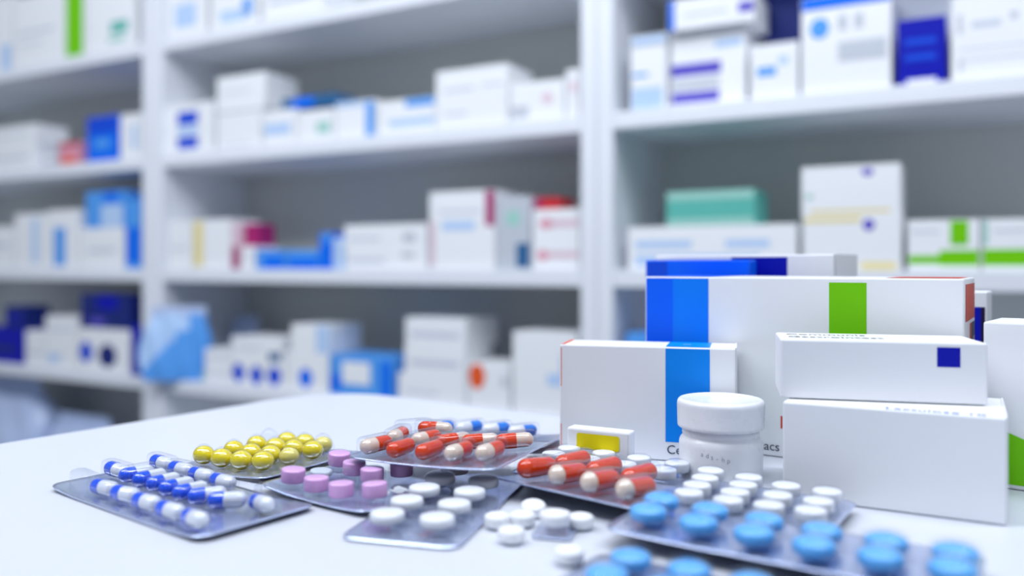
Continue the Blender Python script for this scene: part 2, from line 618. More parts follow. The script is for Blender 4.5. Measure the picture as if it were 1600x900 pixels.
# ------------------------------------------------------------------ cartons on the shelves
SHELF_BOXES = [
    ('tall white carton with pale blue left edge, far left on the top visible shelf', -1.9080, 0.2348, 0.010, 0.100, 1.5180, 0.2000, 'white', [(0.0, 0.0, 0.35, 0.9, 'pale_blue'), (0.8, 0.0, 1, 0.35, 'pale_blue')]),
    ('plain white carton left of the green striped one, top left shelf', -1.6607, 0.2117, 0.010, 0.100, 1.5180, 0.1830, 'white', [(0.1, 0.45, 0.8, 0.5, 'print_grey'), (0.1, 0.3, 0.6, 0.33, 'print_grey')]),
    ('white carton with a broad green vertical stripe, top left shelf', -1.4423, 0.0804, 0.008, 0.100, 1.5180, 0.1901, 'white', [(0.08, 0.02, 0.92, 0.98, 'leaf_green')]),
    ('white carton with small teal emblem beside the left upright, top left shelf', -1.3563, 0.1803, 0.010, 0.100, 1.5180, 0.1606, 'white', [(0.5, 0.25, 0.85, 0.42, 'teal'), (0.45, 0.12, 0.8, 0.2, 'pale_teal')]),
    ('white carton at the left picture edge, lower of two on second shelf', -1.8764, 0.3017, 0.010, 0.100, 1.2535, 0.0677, 'white', [(0.1, 0.4, 0.9, 0.5, 'print_grey')]),
    ('white carton lying on top of another at the left edge of second shelf', -1.8645, 0.2948, 0.012, 0.090, 1.3212, 0.0475, 'white', [(0.1, 0.4, 0.9, 0.5, 'print_grey')]),
    ('small off-white carton right of the white pair, left bay second shelf', -1.5704, 0.0641, 0.030, 0.080, 1.2535, 0.0672, 'grey', [(0.2, 0.3, 0.8, 0.5, 'white')]),
    ('small pink and orange carton on the left bay second shelf', -1.4720, 0.0790, 0.012, 0.060, 1.2535, 0.0572, 'pink', [(0, 0.8, 1, 1, 'red'), (0.1, 0.1, 0.9, 0.35, 'orange')]),
    ('bright blue carton standing on the left bay second shelf', -1.3593, 0.1155, 0.012, 0.080, 1.2535, 0.1100, 'blue', [(0.25, 0.3, 0.75, 0.5, 'sky_blue'), (0, 0.62, 1, 1, 'royal_blue')]),
    ('white carton between the bright blue carton and the left upright', -1.2334, 0.0751, 0.012, 0.080, 1.2535, 0.1069, 'white', [(0.55, 0.2, 0.8, 0.75, 'pale_blue')]),
    ('white carton cut by the left picture edge, third shelf', -1.8489, 0.1752, 0.012, 0.090, 0.9935, 0.1116, 'white', [(0.1, 0.5, 0.9, 0.6, 'print_grey')]),
    ('white carton with faint blue text column, left bay third shelf', -1.6612, 0.1377, 0.012, 0.090, 0.9935, 0.1427, 'white', [(0.55, 0.1, 0.75, 0.9, 'pale_blue')]),
    ('white carton with a blue upright patch, left bay third shelf', -1.5171, 0.1242, 0.012, 0.090, 0.9935, 0.1482, 'white', [(0.2, 0.05, 0.58, 0.7, 'sky_blue')]),
    ('low white carton under the blue box, left bay third shelf', -1.3869, 0.1666, 0.012, 0.100, 0.9935, 0.0997, 'white', [(0.2, 0.4, 0.8, 0.5, 'print_grey')]),
    ('blue carton with pale front lying on the low white one, left bay third shelf', -1.3672, 0.1488, 0.014, 0.090, 1.0932, 0.0883, 'sky_blue', [(0.4, 0.0, 0.95, 0.62, 'pale_blue'), (0.45, 0.7, 0.85, 0.95, 'blue')]),
    ('slim blue carton standing against the left upright, third shelf', -1.2123, 0.0518, 0.012, 0.090, 0.9935, 0.1636, 'sky_blue', [(0, 0.08, 1, 0.6, 'blue')]),
    ('navy carton at the left picture edge, fourth shelf', -1.8181, 0.1956, 0.012, 0.090, 0.7430, 0.0930, 'navy', [(0.15, 0.3, 0.8, 0.5, 'deep_blue')]),
    ('dark blue carton lying on the navy one at the left picture edge', -1.7185, 0.0854, 0.020, 0.070, 0.8360, 0.0588, 'deep_blue', [(0.1, 0.3, 0.9, 0.6, 'navy')]),
    ('small white carton right of the navy one, left bay fourth shelf', -1.6131, 0.0761, 0.012, 0.090, 0.7430, 0.0899, 'white', [(0.2, 0.3, 0.8, 0.4, 'print_grey')]),
    ('white carton lower in a pair, left bay fourth shelf', -1.5306, 0.1300, 0.012, 0.090, 0.7430, 0.0698, 'white', [(0.1, 0.2, 0.5, 0.5, 'pale_blue')]),
    ('white carton upper in a pair, left bay fourth shelf', -1.5311, 0.1300, 0.014, 0.090, 0.8128, 0.0596, 'white', [(0.1, 0.4, 0.9, 0.5, 'print_grey')]),
    ('white carton with two dark blue dots under a dark blue box, fourth shelf', -1.3890, 0.1922, 0.010, 0.100, 0.7430, 0.1052, 'white', [(0.02, 0.2, 0.28, 0.68, 'dot:royal_blue'), (0.4, 0.12, 0.75, 0.65, 'dot:deep_blue')]),
    ('dark blue carton lying on the dotted white one, left bay fourth shelf', -1.3844, 0.1873, 0.012, 0.100, 0.8482, 0.0836, 'deep_blue', [(0.35, 0.55, 0.75, 0.95, 'navy'), (0.2, 0.1, 0.5, 0.3, 'purple')]),
    ('slim deep blue carton standing against the left upright, fourth shelf', -1.1884, 0.0354, 0.008, 0.090, 0.7430, 0.1188, 'navy', []),
    ('white carton beside the left upright, middle bay top shelf', -1.0665, 0.1247, 0.012, 0.100, 1.5180, 0.1473, 'white', [(0.2, 0.15, 0.75, 0.5, 'pale_blue')]),
    ('white carton with faint blue mark, second in middle bay top shelf', -0.9247, 0.1385, 0.012, 0.100, 1.5180, 0.1289, 'white', [(0.2, 0.1, 0.8, 0.3, 'pale_blue'), (0.7, 0.15, 0.9, 0.45, 'sky_blue')]),
    ('white carton third along the middle bay top shelf', -0.7702, 0.1669, 0.012, 0.100, 1.5180, 0.0998, 'white', [(0.1, 0.3, 0.8, 0.4, 'print_grey')]),
    ('white carton with two blue bars, middle bay second shelf', -1.0709, 0.1532, 0.012, 0.090, 1.2535, 0.1121, 'white', [(0.25, 0.58, 0.68, 0.84, 'royal_blue'), (0.25, 0.38, 0.68, 0.55, 'pale_blue'), (0.25, 0.1, 0.68, 0.34, 'royal_blue')]),
    ('plain white carton under another white one, middle bay second shelf', -0.9066, 0.1317, 0.012, 0.100, 1.2535, 0.0867, 'white', [(0.1, 0.08, 0.8, 0.12, 'print_grey'), (0.0, 0.9, 1, 0.97, 'grey')]),
    ('plain white carton on top of a white one, middle bay second shelf', -0.9089, 0.1449, 0.014, 0.100, 1.3402, 0.0732, 'white', [(0.1, 0.5, 0.7, 0.55, 'print_grey')]),
    ('low white carton with pale blue band, middle bay second shelf', -0.7684, 0.0910, 0.012, 0.100, 1.2535, 0.0733, 'white', [(0.05, 0.3, 0.85, 0.62, 'pale_blue')]),
    ('low white carton with small green mark, middle bay second shelf', -0.6729, 0.0980, 0.012, 0.100, 1.2535, 0.0643, 'white', [(0.55, 0.25, 0.9, 0.6, 'pale_teal')]),
    ('flat teal blue packet lying on low white cartons, middle bay second shelf', -0.7233, 0.1482, 0.020, 0.060, 1.3268, 0.0236, 'steel_blue', [(0.2, 0.1, 0.6, 0.9, 'blue')]),
    ('white carton with blue right edge, middle bay second shelf', -0.5706, 0.0987, 0.012, 0.090, 1.2535, 0.0728, 'white', [(0.78, 0.0, 1, 0.95, 'sky_blue'), (0, 0.85, 0.75, 1, 'pale_blue')]),
    ('low wide white carton with pale blue top edge, middle bay second shelf', -0.4646, 0.1335, 0.012, 0.100, 1.2535, 0.0646, 'white', [(0.5, 0.75, 1, 1, 'sky_blue'), (0.2, 0.2, 1, 0.42, 'pale_blue')]),
    ('large white carton, tallest on the middle bay second shelf', -0.3273, 0.1530, 0.010, 0.100, 1.2535, 0.1071, 'white', [(0.12, 0.62, 0.55, 0.68, 'print_grey'), (0.65, 0.65, 0.95, 0.7, 'print_grey'), (0.12, 0.22, 0.45, 0.27, 'print_grey')]),
    ('white carton with faint brown dot, middle bay second shelf', -0.1706, 0.1054, 0.012, 0.100, 1.2535, 0.0688, 'white', [(0.6, 0.4, 0.8, 0.68, 'dot:pale_pink'), (0.02, 0.1, 0.35, 0.4, 'grey')]),
    ('slim white carton against the right upright, middle bay second shelf', -0.0618, 0.0253, 0.012, 0.100, 1.2535, 0.0822, 'white', [(0.3, 0.5, 0.8, 0.75, 'dot:pale_pink')]),
    ('white carton left half with yellow stripe beside it, middle bay third shelf', -1.0665, 0.0795, 0.012, 0.090, 0.9935, 0.1096, 'white', [(0.1, 0.4, 0.8, 0.45, 'print_grey')]),
    ('white carton with a pale yellow vertical stripe, middle bay third shelf', -0.9818, 0.1156, 0.012, 0.090, 0.9935, 0.1097, 'white', [(0.0, 0.05, 0.28, 0.97, 'pale_yellow')]),
    ('slim white carton with magenta foot, middle bay third shelf', -0.8635, 0.0222, 0.014, 0.080, 0.9935, 0.0954, 'pale_pink', [(0.05, 0.0, 0.95, 0.5, 'magenta')]),
    ('small white carton left of the blue packets, middle bay third shelf', -0.8324, 0.0388, 0.012, 0.070, 0.9935, 0.0490, 'white', [(0.2, 0.4, 0.8, 0.5, 'print_grey')]),
    ('small magenta packet lying on the small white carton, middle bay third shelf', -0.8438, 0.0430, 0.030, 0.050, 1.0425, 0.0491, 'magenta', []),
    ('low bright blue carton, left of two, middle bay third shelf', -0.7870, 0.0812, 0.012, 0.080, 0.9935, 0.0402, 'sky_blue', [(0.25, 0.05, 0.95, 0.7, 'blue')]),
    ('low bright blue carton, right of two, middle bay third shelf', -0.7012, 0.0860, 0.012, 0.080, 0.9935, 0.0394, 'sky_blue', [(0.05, 0.05, 0.98, 0.6, 'blue')]),
    ('slim bright blue carton standing upright, middle bay third shelf', -0.6125, 0.0309, 0.012, 0.080, 0.9935, 0.0737, 'blue', [(0.3, 0.75, 1, 1, 'sky_blue')]),
    ('white carton with pale blue edge beside the slim blue one, third shelf', -0.5772, 0.0287, 0.012, 0.080, 0.9935, 0.0628, 'pale_blue', []),
    ('wide white carton, lower of a pair, middle bay third shelf', -0.5443, 0.1958, 0.012, 0.100, 0.9935, 0.0436, 'white', [(0.05, 0.3, 0.5, 0.5, 'print_grey'), (0.7, 0.5, 0.85, 0.75, 'grey')]),
    ('wide white carton lying on its twin, middle bay third shelf', -0.5484, 0.1978, 0.013, 0.100, 1.0371, 0.0434, 'white', [(0.05, 0.3, 0.45, 0.45, 'print_grey'), (0.72, 0.2, 0.88, 0.6, 'grey')]),
    ('tall white carton with magenta right stripe, middle bay third shelf', -0.3417, 0.1412, 0.010, 0.100, 0.9935, 0.1435, 'white', [(0.86, 0.55, 1, 1, 'magenta'), (0, 0.05, 0.09, 0.62, 'pale_pink'), (0.2, 0.5, 0.7, 0.62, 'pale_blue'), (0.15, 0.72, 0.8, 0.76, 'print_grey')]),
    ('grey-white carton with dark teal patch at its foot, middle bay third shelf', -0.1981, 0.0674, 0.012, 0.100, 0.9935, 0.1299, 'grey', [(0.6, 0.03, 0.97, 0.36, 'steel_blue'), (0.3, 0.6, 0.7, 0.8, 'pale_teal')]),
    ('white carton with pink print, lower of two against the right upright', -0.1259, 0.0894, 0.012, 0.100, 0.9935, 0.0528, 'white', [(0.1, 0.3, 0.35, 0.65, 'dot:pink'), (0.35, 0.38, 1, 0.6, 'pale_pink')]),
    ('white carton with pink print, upper of two against the right upright', -0.1264, 0.0894, 0.013, 0.100, 1.0463, 0.0519, 'white', [(0.15, 0.35, 0.45, 0.7, 'dot:pink'), (0.4, 0.4, 1, 0.65, 'pale_pink')]),
    ('small crimson packet lying on the pink printed white cartons', -0.1352, 0.0541, 0.030, 0.060, 1.0981, 0.0221, 'red', [(0, 0.1, 0.3, 0.9, 'magenta')]),
    ('white carton with green edge beside the blue pouch, fourth shelf', -0.9926, 0.0219, 0.030, 0.070, 0.7430, 0.0486, 'pale_teal', []),
    ('low white carton at the bottom of a pair beside the pouch, fourth shelf', -0.9449, 0.0767, 0.012, 0.090, 0.7430, 0.0347, 'white', [(0.1, 0.5, 0.9, 0.6, 'print_grey')]),
    ('low white carton on top of a pair beside the pouch, fourth shelf', -0.9472, 0.0788, 0.014, 0.090, 0.7777, 0.0392, 'white', [(0.1, 0.5, 0.9, 0.6, 'print_grey')]),
    ('white carton with two blue dots, bottom of a stack, fourth shelf', -0.8633, 0.0958, 0.012, 0.100, 0.7430, 0.0551, 'white', [(0.05, 0.12, 0.42, 0.85, 'dot:royal_blue'), (0.6, 0.08, 0.97, 0.8, 'dot:royal_blue')]),
    ('white carton with one blue dot, next to the two dotted one, fourth shelf', -0.7629, 0.0571, 0.012, 0.100, 0.7430, 0.0568, 'white', [(0.15, 0.1, 0.8, 0.8, 'dot:royal_blue')]),
    ('wide white carton lying across the blue dotted cartons, fourth shelf', -0.8625, 0.1450, 0.013, 0.100, 0.7981, 0.0490, 'white', [(0.75, 0.0, 1, 0.4, 'steel_blue'), (0.1, 0.5, 0.6, 0.6, 'print_grey')]),
    ('white carton with one faint blue dot under another, fourth shelf', -0.7012, 0.1130, 0.012, 0.100, 0.7430, 0.0788, 'white', [(0.3, 0.1, 0.62, 0.6, 'dot:blue')]),
    ('white carton with pale blue right half, top of its stack, fourth shelf', -0.6897, 0.1039, 0.013, 0.100, 0.8218, 0.0578, 'white', [(0.65, 0.0, 1, 1, 'pale_blue')]),
    ('bright blue carton with white window panel, middle bay fourth shelf', -0.5804, 0.1547, 0.008, 0.100, 0.7430, 0.0800, 'sky_blue', [(0.2, 0.3, 0.65, 0.85, 'white'), (0.0, 0.1, 0.18, 0.5, 'blue'), (0.82, 0.05, 0.97, 0.9, 'blue')]),
    ('low white carton under a tall white stack, middle bay fourth shelf', -0.4155, 0.1518, 0.012, 0.100, 0.7430, 0.0534, 'white', [(0.1, 0.3, 0.6, 0.4, 'print_grey')]),
    ('white carton with grey print in a stack, middle bay fourth shelf', -0.4012, 0.1355, 0.013, 0.100, 0.7964, 0.0541, 'white', [(0.1, 0.3, 0.9, 0.5, 'print_grey')]),
    ('white carton topping the tall stack, middle bay fourth shelf', -0.4004, 0.1355, 0.014, 0.120, 0.8505, 0.0514, 'white', [(0.1, 0.3, 0.9, 0.5, 'print_grey')]),
    ('white carton with an orange dot, middle bay fourth shelf', -0.2586, 0.0870, 0.012, 0.100, 0.7430, 0.0808, 'white', [(0.03, 0.42, 0.42, 1, 'dot:orange'), (0.8, 0.5, 0.95, 0.75, 'dot:grey')]),
    ('white carton behind the front carton with blue stripe, fourth shelf', -0.1654, 0.1241, 0.012, 0.100, 0.7430, 0.1416, 'white', [(0.55, 0.35, 1, 0.5, 'pale_blue'), (0.75, 0.5, 1, 0.75, 'pale_blue')]),
    ('pale blue and white carton against the right upright, second shelf', 0.0552, 0.0610, 0.012, 0.100, 1.2535, 0.1220, 'white', [(0.05, 0.02, 0.9, 0.3, 'pale_blue'), (0.05, 0.45, 0.5, 0.5, 'sky_blue'), (0, 0.85, 1, 0.9, 'grey'), (0.05, 0.88, 1, 0.98, 'pale_blue')]),
    ('white carton with two purple bars, right bay second shelf', 0.1203, 0.1196, 0.022, 0.100, 1.2535, 0.1199, 'white', [(0.0, 0.42, 0.68, 0.58, 'purple'), (0.02, 0.06, 0.66, 0.2, 'purple'), (0.02, 0.24, 0.66, 0.36, 'grey'), (0.6, 0.75, 0.95, 0.85, 'pale_blue')]),
    ('white carton with blue left edge lying on the purple barred one', 0.1219, 0.1355, 0.004, 0.100, 1.3734, 0.0490, 'white', [(0.0, 0.0, 0.08, 1, 'blue'), (0.82, 0.3, 1, 0.62, 'purple'), (0.18, 0.4, 0.7, 0.5, 'print_grey')]),
    ('small white carton with pale blue label line, right bay second shelf', 0.2490, 0.0704, 0.012, 0.090, 1.2535, 0.0829, 'white', [(0.15, 0.42, 0.55, 0.58, 'sky_blue'), (0.6, 0.6, 0.8, 0.75, 'pale_blue')]),
    ('dark navy carton behind the small white one, right bay second shelf', 0.2443, 0.0654, 0.115, 0.080, 1.2535, 0.1994, 'deep_blue', [(0.2, 0.2, 0.8, 0.5, 'navy')]),
    ('large white carton with blue top and pale blue circle, right bay second shelf', 0.3244, 0.1221, 0.010, 0.100, 1.2535, 0.1436, 'white', [(0, 0.86, 1, 1, 'blue'), (0.1, 0.56, 0.32, 0.77, 'dot:sky_blue'), (0.42, 0.62, 0.52, 0.77, 'grey'), (0.6, 0.62, 0.7, 0.77, 'grey'), (0.42, 0.3, 0.95, 0.5, 'grey')]),
    ('navy blue carton with faint blue lines, right bay second shelf', 0.4541, 0.0614, 0.010, 0.090, 1.2535, 0.0922, 'navy', [(0.15, 0.6, 0.8, 0.7, 'royal_blue'), (0.15, 0.36, 0.8, 0.46, 'royal_blue'), (0.2, 0.0, 0.8, 0.08, 'white')]),
    ('large white carton with grey print lines, right edge of second shelf', 0.5212, 0.0987, 0.010, 0.100, 1.2535, 0.1143, 'white', [(0.08, 0.55, 0.14, 0.78, 'grey'), (0.25, 0.6, 0.6, 0.68, 'print_grey'), (0.7, 0.66, 0.8, 0.74, 'grey'), (0.1, 0.35, 0.95, 0.37, 'print_grey'), (0.1, 0.22, 0.95, 0.24, 'print_grey'), (0.1, 0.1, 0.14, 0.25, 'grey')]),
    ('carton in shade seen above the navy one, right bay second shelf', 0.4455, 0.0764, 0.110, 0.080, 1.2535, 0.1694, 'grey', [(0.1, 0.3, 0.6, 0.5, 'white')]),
    ('wide white carton under the mint one, right bay third shelf', 0.0507, 0.2669, 0.012, 0.100, 0.9935, 0.0697, 'white', [(0.05, 0.5, 0.4, 0.68, 'pale_blue'), (0.6, 0.5, 0.85, 0.68, 'pale_blue'), (0.05, 0.1, 0.8, 0.35, 'pale_blue')]),
    ('mint green carton lying on the wide white one, right bay third shelf', 0.1155, 0.1398, 0.014, 0.100, 1.0632, 0.0553, 'teal', [(0.0, 0.75, 1, 1, 'pale_teal'), (0.0, 0.0, 1, 0.22, 'pale_teal')]),
    ('white carton with purple dot, lower of a pair, right bay third shelf', 0.3262, 0.1334, 0.010, 0.100, 0.9935, 0.0796, 'white', [(0.62, 0.72, 0.74, 0.93, 'dot:purple'), (0.02, 0.88, 0.6, 0.98, 'pale_yellow'), (0.6, 0.0, 0.95, 0.15, 'pale_yellow')]),
    ('white carton with purple dot, upper of a pair, right bay third shelf', 0.3243, 0.1337, 0.011, 0.100, 1.0731, 0.0724, 'white', [(0.62, 0.78, 0.74, 0.93, 'dot:purple'), (0.05, 0.35, 0.12, 0.45, 'pale_teal'), (0.1, 0.05, 0.9, 0.12, 'pale_yellow')]),
    ('white and bright green carton, left of two, right bay third shelf', 0.4671, 0.0883, 0.012, 0.100, 0.9935, 0.0701, 'white', [(0.6, 0.5, 0.85, 0.98, 'leaf_green'), (0, 0.13, 0.45, 0.3, 'leaf_green'), (0.45, 0.1, 1, 0.4, 'leaf_green'), (0.05, 0.75, 0.45, 0.8, 'print_grey')]),
    ('white and bright green carton, right of two, right bay third shelf', 0.5579, 0.0903, 0.012, 0.100, 0.9935, 0.0693, 'white', [(0, 0.1, 1, 0.42, 'leaf_green'), (0.02, 0.5, 0.08, 0.98, 'pale_teal'), (0.15, 0.75, 0.8, 0.8, 'print_grey')]),
    ('blue carton peeking out left of the big blue carton, fourth shelf', 0.0443, 0.0884, 0.020, 0.090, 0.7430, 0.1463, 'sky_blue', [(0.1, 0.4, 0.8, 0.5, 'blue')]),
]
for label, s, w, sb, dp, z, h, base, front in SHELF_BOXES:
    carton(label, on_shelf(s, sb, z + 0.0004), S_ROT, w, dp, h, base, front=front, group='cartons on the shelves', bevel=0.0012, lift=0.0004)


# pale blue pouches
def pouch(label, loc, rz, w, d, h, lean, m, seal_m, cap=True):
    root = empty('plastic_pouch', loc, rz)
    tag(root, label, 'pouch')
    bm = bmesh.new()
    rings = []
    n = 96
    for k in range(49):
        t = k / 48
        ww = w / 2 * (0.88 + 0.18 * math.sin(math.pi * min(1, t * 1.15)) - 0.28 * max(0, t - 0.65))
        dd = d / 2 * (1.0 - 0.93 * t ** 2.2) * (1 + 0.05 * math.sin(9 * t))
        ring = []
        for i in range(n):
            a = 2 * math.pi * i / n
            ca, sa = math.cos(a), math.sin(a)
            x = ww * math.copysign(abs(ca) ** 0.55, ca)
            y = dd * math.copysign(abs(sa) ** 0.75, sa)
            y += 0.003 * math.sin(7 * t + 3 * x / w * 6)
            ring.append((x + lean * t * t, y, h * t))
        rings.append(ring)
    loft(bm, rings)
    if cap:
        # pale printed area over the upper left of the bag
        for f in bm.faces:
            q = f.calc_center_median()
            f.material_index = 1 if (q.z > 0.74 * h or q.z > 0.30 * h + (q.x + w * 0.30) * 1.1) and q.x < w * 0.22 else 0
    to_obj('bag_body', bm, [m, mat('pale_blue_print', (176, 208, 248), rough=0.35)], root)
    bm = bmesh.new()
    bm_box(bm, -w * 0.40 + lean, -0.0025, h - 0.004, w * 0.40 + lean, 0.0025, h + 0.016, 0.001, 1)
    to_obj('top_seal', bm, seal_m, root)
    return root


POUCH = mat('blue_pouch_film', (88, 160, 238), rough=0.25, bump=0.1, scale=30)
POUCH_PALE = mat('pale_pouch_film', (190, 206, 240), rough=0.3, bump=0.1, scale=30)
pouch('light blue plastic pouch standing in front of the left upright, fourth shelf', on_shelf(-1.03, 0.002, 0.7434), S_ROT + math.radians(36), 0.150, 0.036, 0.150, 0.010, POUCH, POUCH_PALE)
pouch('pale translucent pouch leaning beside the light blue one, fourth shelf', on_shelf(-0.99, 0.175, 0.7434), S_ROT, 0.10, 0.05, 0.12, 0.0, POUCH_PALE, POUCH_PALE, False)
pouch('pale blue bag lying low on the bottom left shelf, at the picture edge', on_shelf(-1.80, 0.10, 0.4834), S_ROT, 0.34, 0.15, 0.19, -0.03, POUCH_PALE, POUCH_PALE, False)
pouch('low pale bag on the bottom left shelf beside the larger bag', on_shelf(-1.47, 0.10, 0.4834), S_ROT, 0.26, 0.14, 0.11, -0.03, POUCH_PALE, POUCH_PALE, False)

# ------------------------------------------------------------------ cartons on the counter
Z = 0.9003
R = math.radians
c = carton('white carton with one blue vertical stripe behind the white jar', (0.0252, 0.4418, Z), R(-15.4), 0.0904, 0.029, 0.0583,
           front=[(0.615, 0.165, 0.86, 1, 'stripe_blue'), (0, 0.62, 0.013, 0.97, 'orange'), (0, 0.05, 0.013, 0.28, 'orange')], top=[(0.615, 0, 0.86, 1, 'stripe_blue'), (0, 0, 0.03, 1, 'orange')],
           left=[(0.1, 0.55, 0.95, 0.98, 'orange'), (0.0, 0.05, 0.95, 0.28, 'orange')], group='cartons stacked on the counter', flap=True)
text_mesh('printed_text', 'Ceutis', 0.0064, paper('ink'), c, (0.0562, -0.0002, 0.0036), (R(90), 0, 0))
text_mesh('printed_mark', 'ens', 0.0032, paper('pale_blue'), c, (0.0635, 0.012, 0.0586), (0, 0, 0))

c = carton('long white carton with blue left end and green stripe, tallest of the front cartons', (0.0762, 0.4762, Z), R(-33), 0.161, 0.061, 0.0938,
           front=[(0, 0, 0.105, 1, 'mid_blue'), (0.105, 0, 0.233, 1, 'bright_blue'), (0.625, 0.15, 0.735, 0.975, 'leaf_green'), (0.475, 0.16, 0.481, 0.23, 'signal_red')],
           top=[(0.78, 0.1, 0.985, 0.95, 'signal_red'), (0, 0, 0.233, 1, 'mid_blue')],
           right=[(0.1, 0.78, 0.97, 0.97, 'signal_red'), (0.12, 0.35, 0.4, 0.6, 'signal_red'), (0.5, 0.1, 0.62, 0.76, 'signal_red'), (0.62, 0.1, 0.97, 0.76, 'dark_ink'), (0.66, 0.62, 0.95, 0.68, 'pale_pink')],
           group='cartons stacked on the counter')
text_mesh('printed_text', 'Pharmacs', 0.0066, paper('ink'), c, (0.0506, -0.0002, 0.0030), (R(90), 0, 0))

carton('blue carton standing behind the long green striped carton', (0.0882, 0.5495, Z), R(-33), 0.0690, 0.015, 0.1036, base='mid_blue',
       front=[(0, 0, 0.22, 1, 'royal_blue')], top=[(0, 0, 1, 1, 'blue')], group='cartons stacked on the counter')
carton('white carton with a navy band, rearmost of the front cartons', (0.0989, 0.5739, Z), R(-38), 0.12, 0.05, 0.107,
       front=[(0.46, 0.3, 0.765, 0.985, 'navy'), (0.02, 0.02, 0.4, 0.2, 'print_grey')], right=[(0.45, 0.02, 0.5, 0.95, 'grey'), (0.06, 0.9, 0.94, 0.93, 'grey')],
       group='cartons stacked on the counter', flap=True)
carton('small white carton with a navy square, peeking out behind the long carton', (0.2311, 0.4845, Z), R(-36), 0.04, 0.02, 0.0855,
       front=[(0.4, 0.55, 0.92, 0.9, 'navy'), (0.92, 0.55, 0.97, 0.9, 'dark_ink')], group='cartons stacked on the counter')
carton('white carton with a green corner, cut by the right picture edge', (0.2150, 0.3795, Z), R(-40), 0.09, 0.04, 0.0744,
       front=[(0.1, 0.2, 0.5, 0.22, 'print_grey')], group='cartons stacked on the counter')
c = bpy.context.scene.collection.objects[-1]
gb = bmesh.new()
bm_poly(gb, [(0.001, -0.0002, 0.002), (0.06, -0.0002, 0.002), (0.06, -0.0002, 0.006), (0.001, -0.0002, 0.0285)])
to_obj('green_print', gb, paper('leaf_green'), c)

c = carton('plain grey-white carton at the bottom of the two-carton stack', (0.1169, 0.3594, Z), R(-28.7), 0.0833, 0.056, 0.0412,
           front=[(0, 0.02, 0.003, 0.98, 'grey')], group='cartons stacked on the counter', flap=True)
text_mesh('printed_text', 'Lactulose 10', 0.0072, paper('royal_blue'), c, (0.040, 0.0016, 0.04125), (0, 0, 0))
c = carton('white carton with small blue square, lying on the plain carton', (0.1185, 0.3675, Z + 0.0417), R(-14.5), 0.0826, 0.0395, 0.0258,
           front=[(0.765, 0.60, 0.873, 0.92, 'navy')], group='cartons stacked on the counter')
text_mesh('printed_text', 'Gastrointest', 0.0080, paper('ink'), c, (0.004, 0.012, 0.02585), (0, 0, 0))
text_mesh('printed_text', 'Communis', 0.0080, paper('ink'), c, (0.004, 0.026, 0.02585), (0, 0, 0))

c = carton('low white carton with a rounded yellow label, in front of the striped carton', (0.0279, 0.424, Z), R(-28), 0.0335, 0.009, 0.0178,
           front=[(0.2, 0.32, 0.84, 0.36, 'white')], group='cartons stacked on the counter', bevel=0.001)
yb = bmesh.new()
pts = []
x0, x1, z0, z1, rr = 0.0055, 0.0285, 0.0078, 0.0155, 0.0013
for cx, cz, a0 in ((x1 - rr, z1 - rr, 0), (x0 + rr, z1 - rr, 90), (x0 + rr, z0 + rr, 180), (x1 - rr, z0 + rr, 270)):
    for k in range(7):
        a = R(a0 + 15 * k)
        pts.append((cx + rr * math.cos(a), -0.0002, cz + rr * math.sin(a)))
bm_poly(yb, list(reversed(pts)))
yl = to_obj('yellow_label', yb, paper('label_yellow'), c)
yl['label'] = 'rounded yellow label'

# ------------------------------------------------------------------ white jar
JAR = mat('white_jar_plastic', (238, 241, 247), rough=0.28, bump=0.01, scale=80, sss=0.15)
jar = empty('pill_jar', (0.0994, 0.3965, Z))
tag(jar, 'white plastic pill jar with ribbed screw lid in front of the cartons', 'jar')


def lathe(bm, prof, n=64, cap0=True, cap1=True):
    return loft(bm, [[(r * math.cos(2 * math.pi * i / n), r * math.sin(2 * math.pi * i / n), z) for i in range(n)] for r, z in prof], cap0=cap0, cap1=cap1)


bm = bmesh.new()
lathe(bm, [(0.0165, 0.0), (0.0185, 0.0004), (0.0194, 0.0018), (0.0195, 0.004), (0.0195, 0.0155), (0.0193, 0.0170), (0.0186, 0.0184), (0.0178, 0.0192), (0.0176, 0.0200), (0.0180, 0.0204), (0.0180, 0.0222), (0.0172, 0.0226), (0.0172, 0.0300)])
to_obj('jar_body', bm, JAR, jar)
bm = bmesh.new()
n = 180
rings = []
for r, z, rib in [(0.0178, 0.0234, 0), (0.0196, 0.0234, 0), (0.0201, 0.0238, 0), (0.0202, 0.0250, 0), (0.0202, 0.0254, 1), (0.0204, 0.0340, 1), (0.0203, 0.0352, 0), (0.0199, 0.0361, 0), (0.0192, 0.0367, 0), (0.0184, 0.0369, 0), (0.0178, 0.0366, 0), (0.0080, 0.0364, 0), (0.0012, 0.0366, 0)]:
    rings.append([((r - (0.00018 if rib and i % 2 else 0)) * math.cos(2 * math.pi * i / n), (r - (0.00018 if rib and i % 2 else 0)) * math.sin(2 * math.pi * i / n), z) for i in range(n)])
loft(bm, rings)
lid = to_obj('screw_lid', bm, JAR, jar)
# embossed lettering bent round the body
for k, ch in enumerate('ads-hp'):
    a = R(-128 + 7.0 * k)
    text_mesh('embossed_letter', ch, 0.0030, mat('grey_emboss', (176, 182, 196), rough=0.4), jar,
              (0.01955 * math.cos(a - 0.05), 0.01955 * math.sin(a - 0.05), 0.0125 - 0.0004 * k), (R(90), 0, a + R(90)))

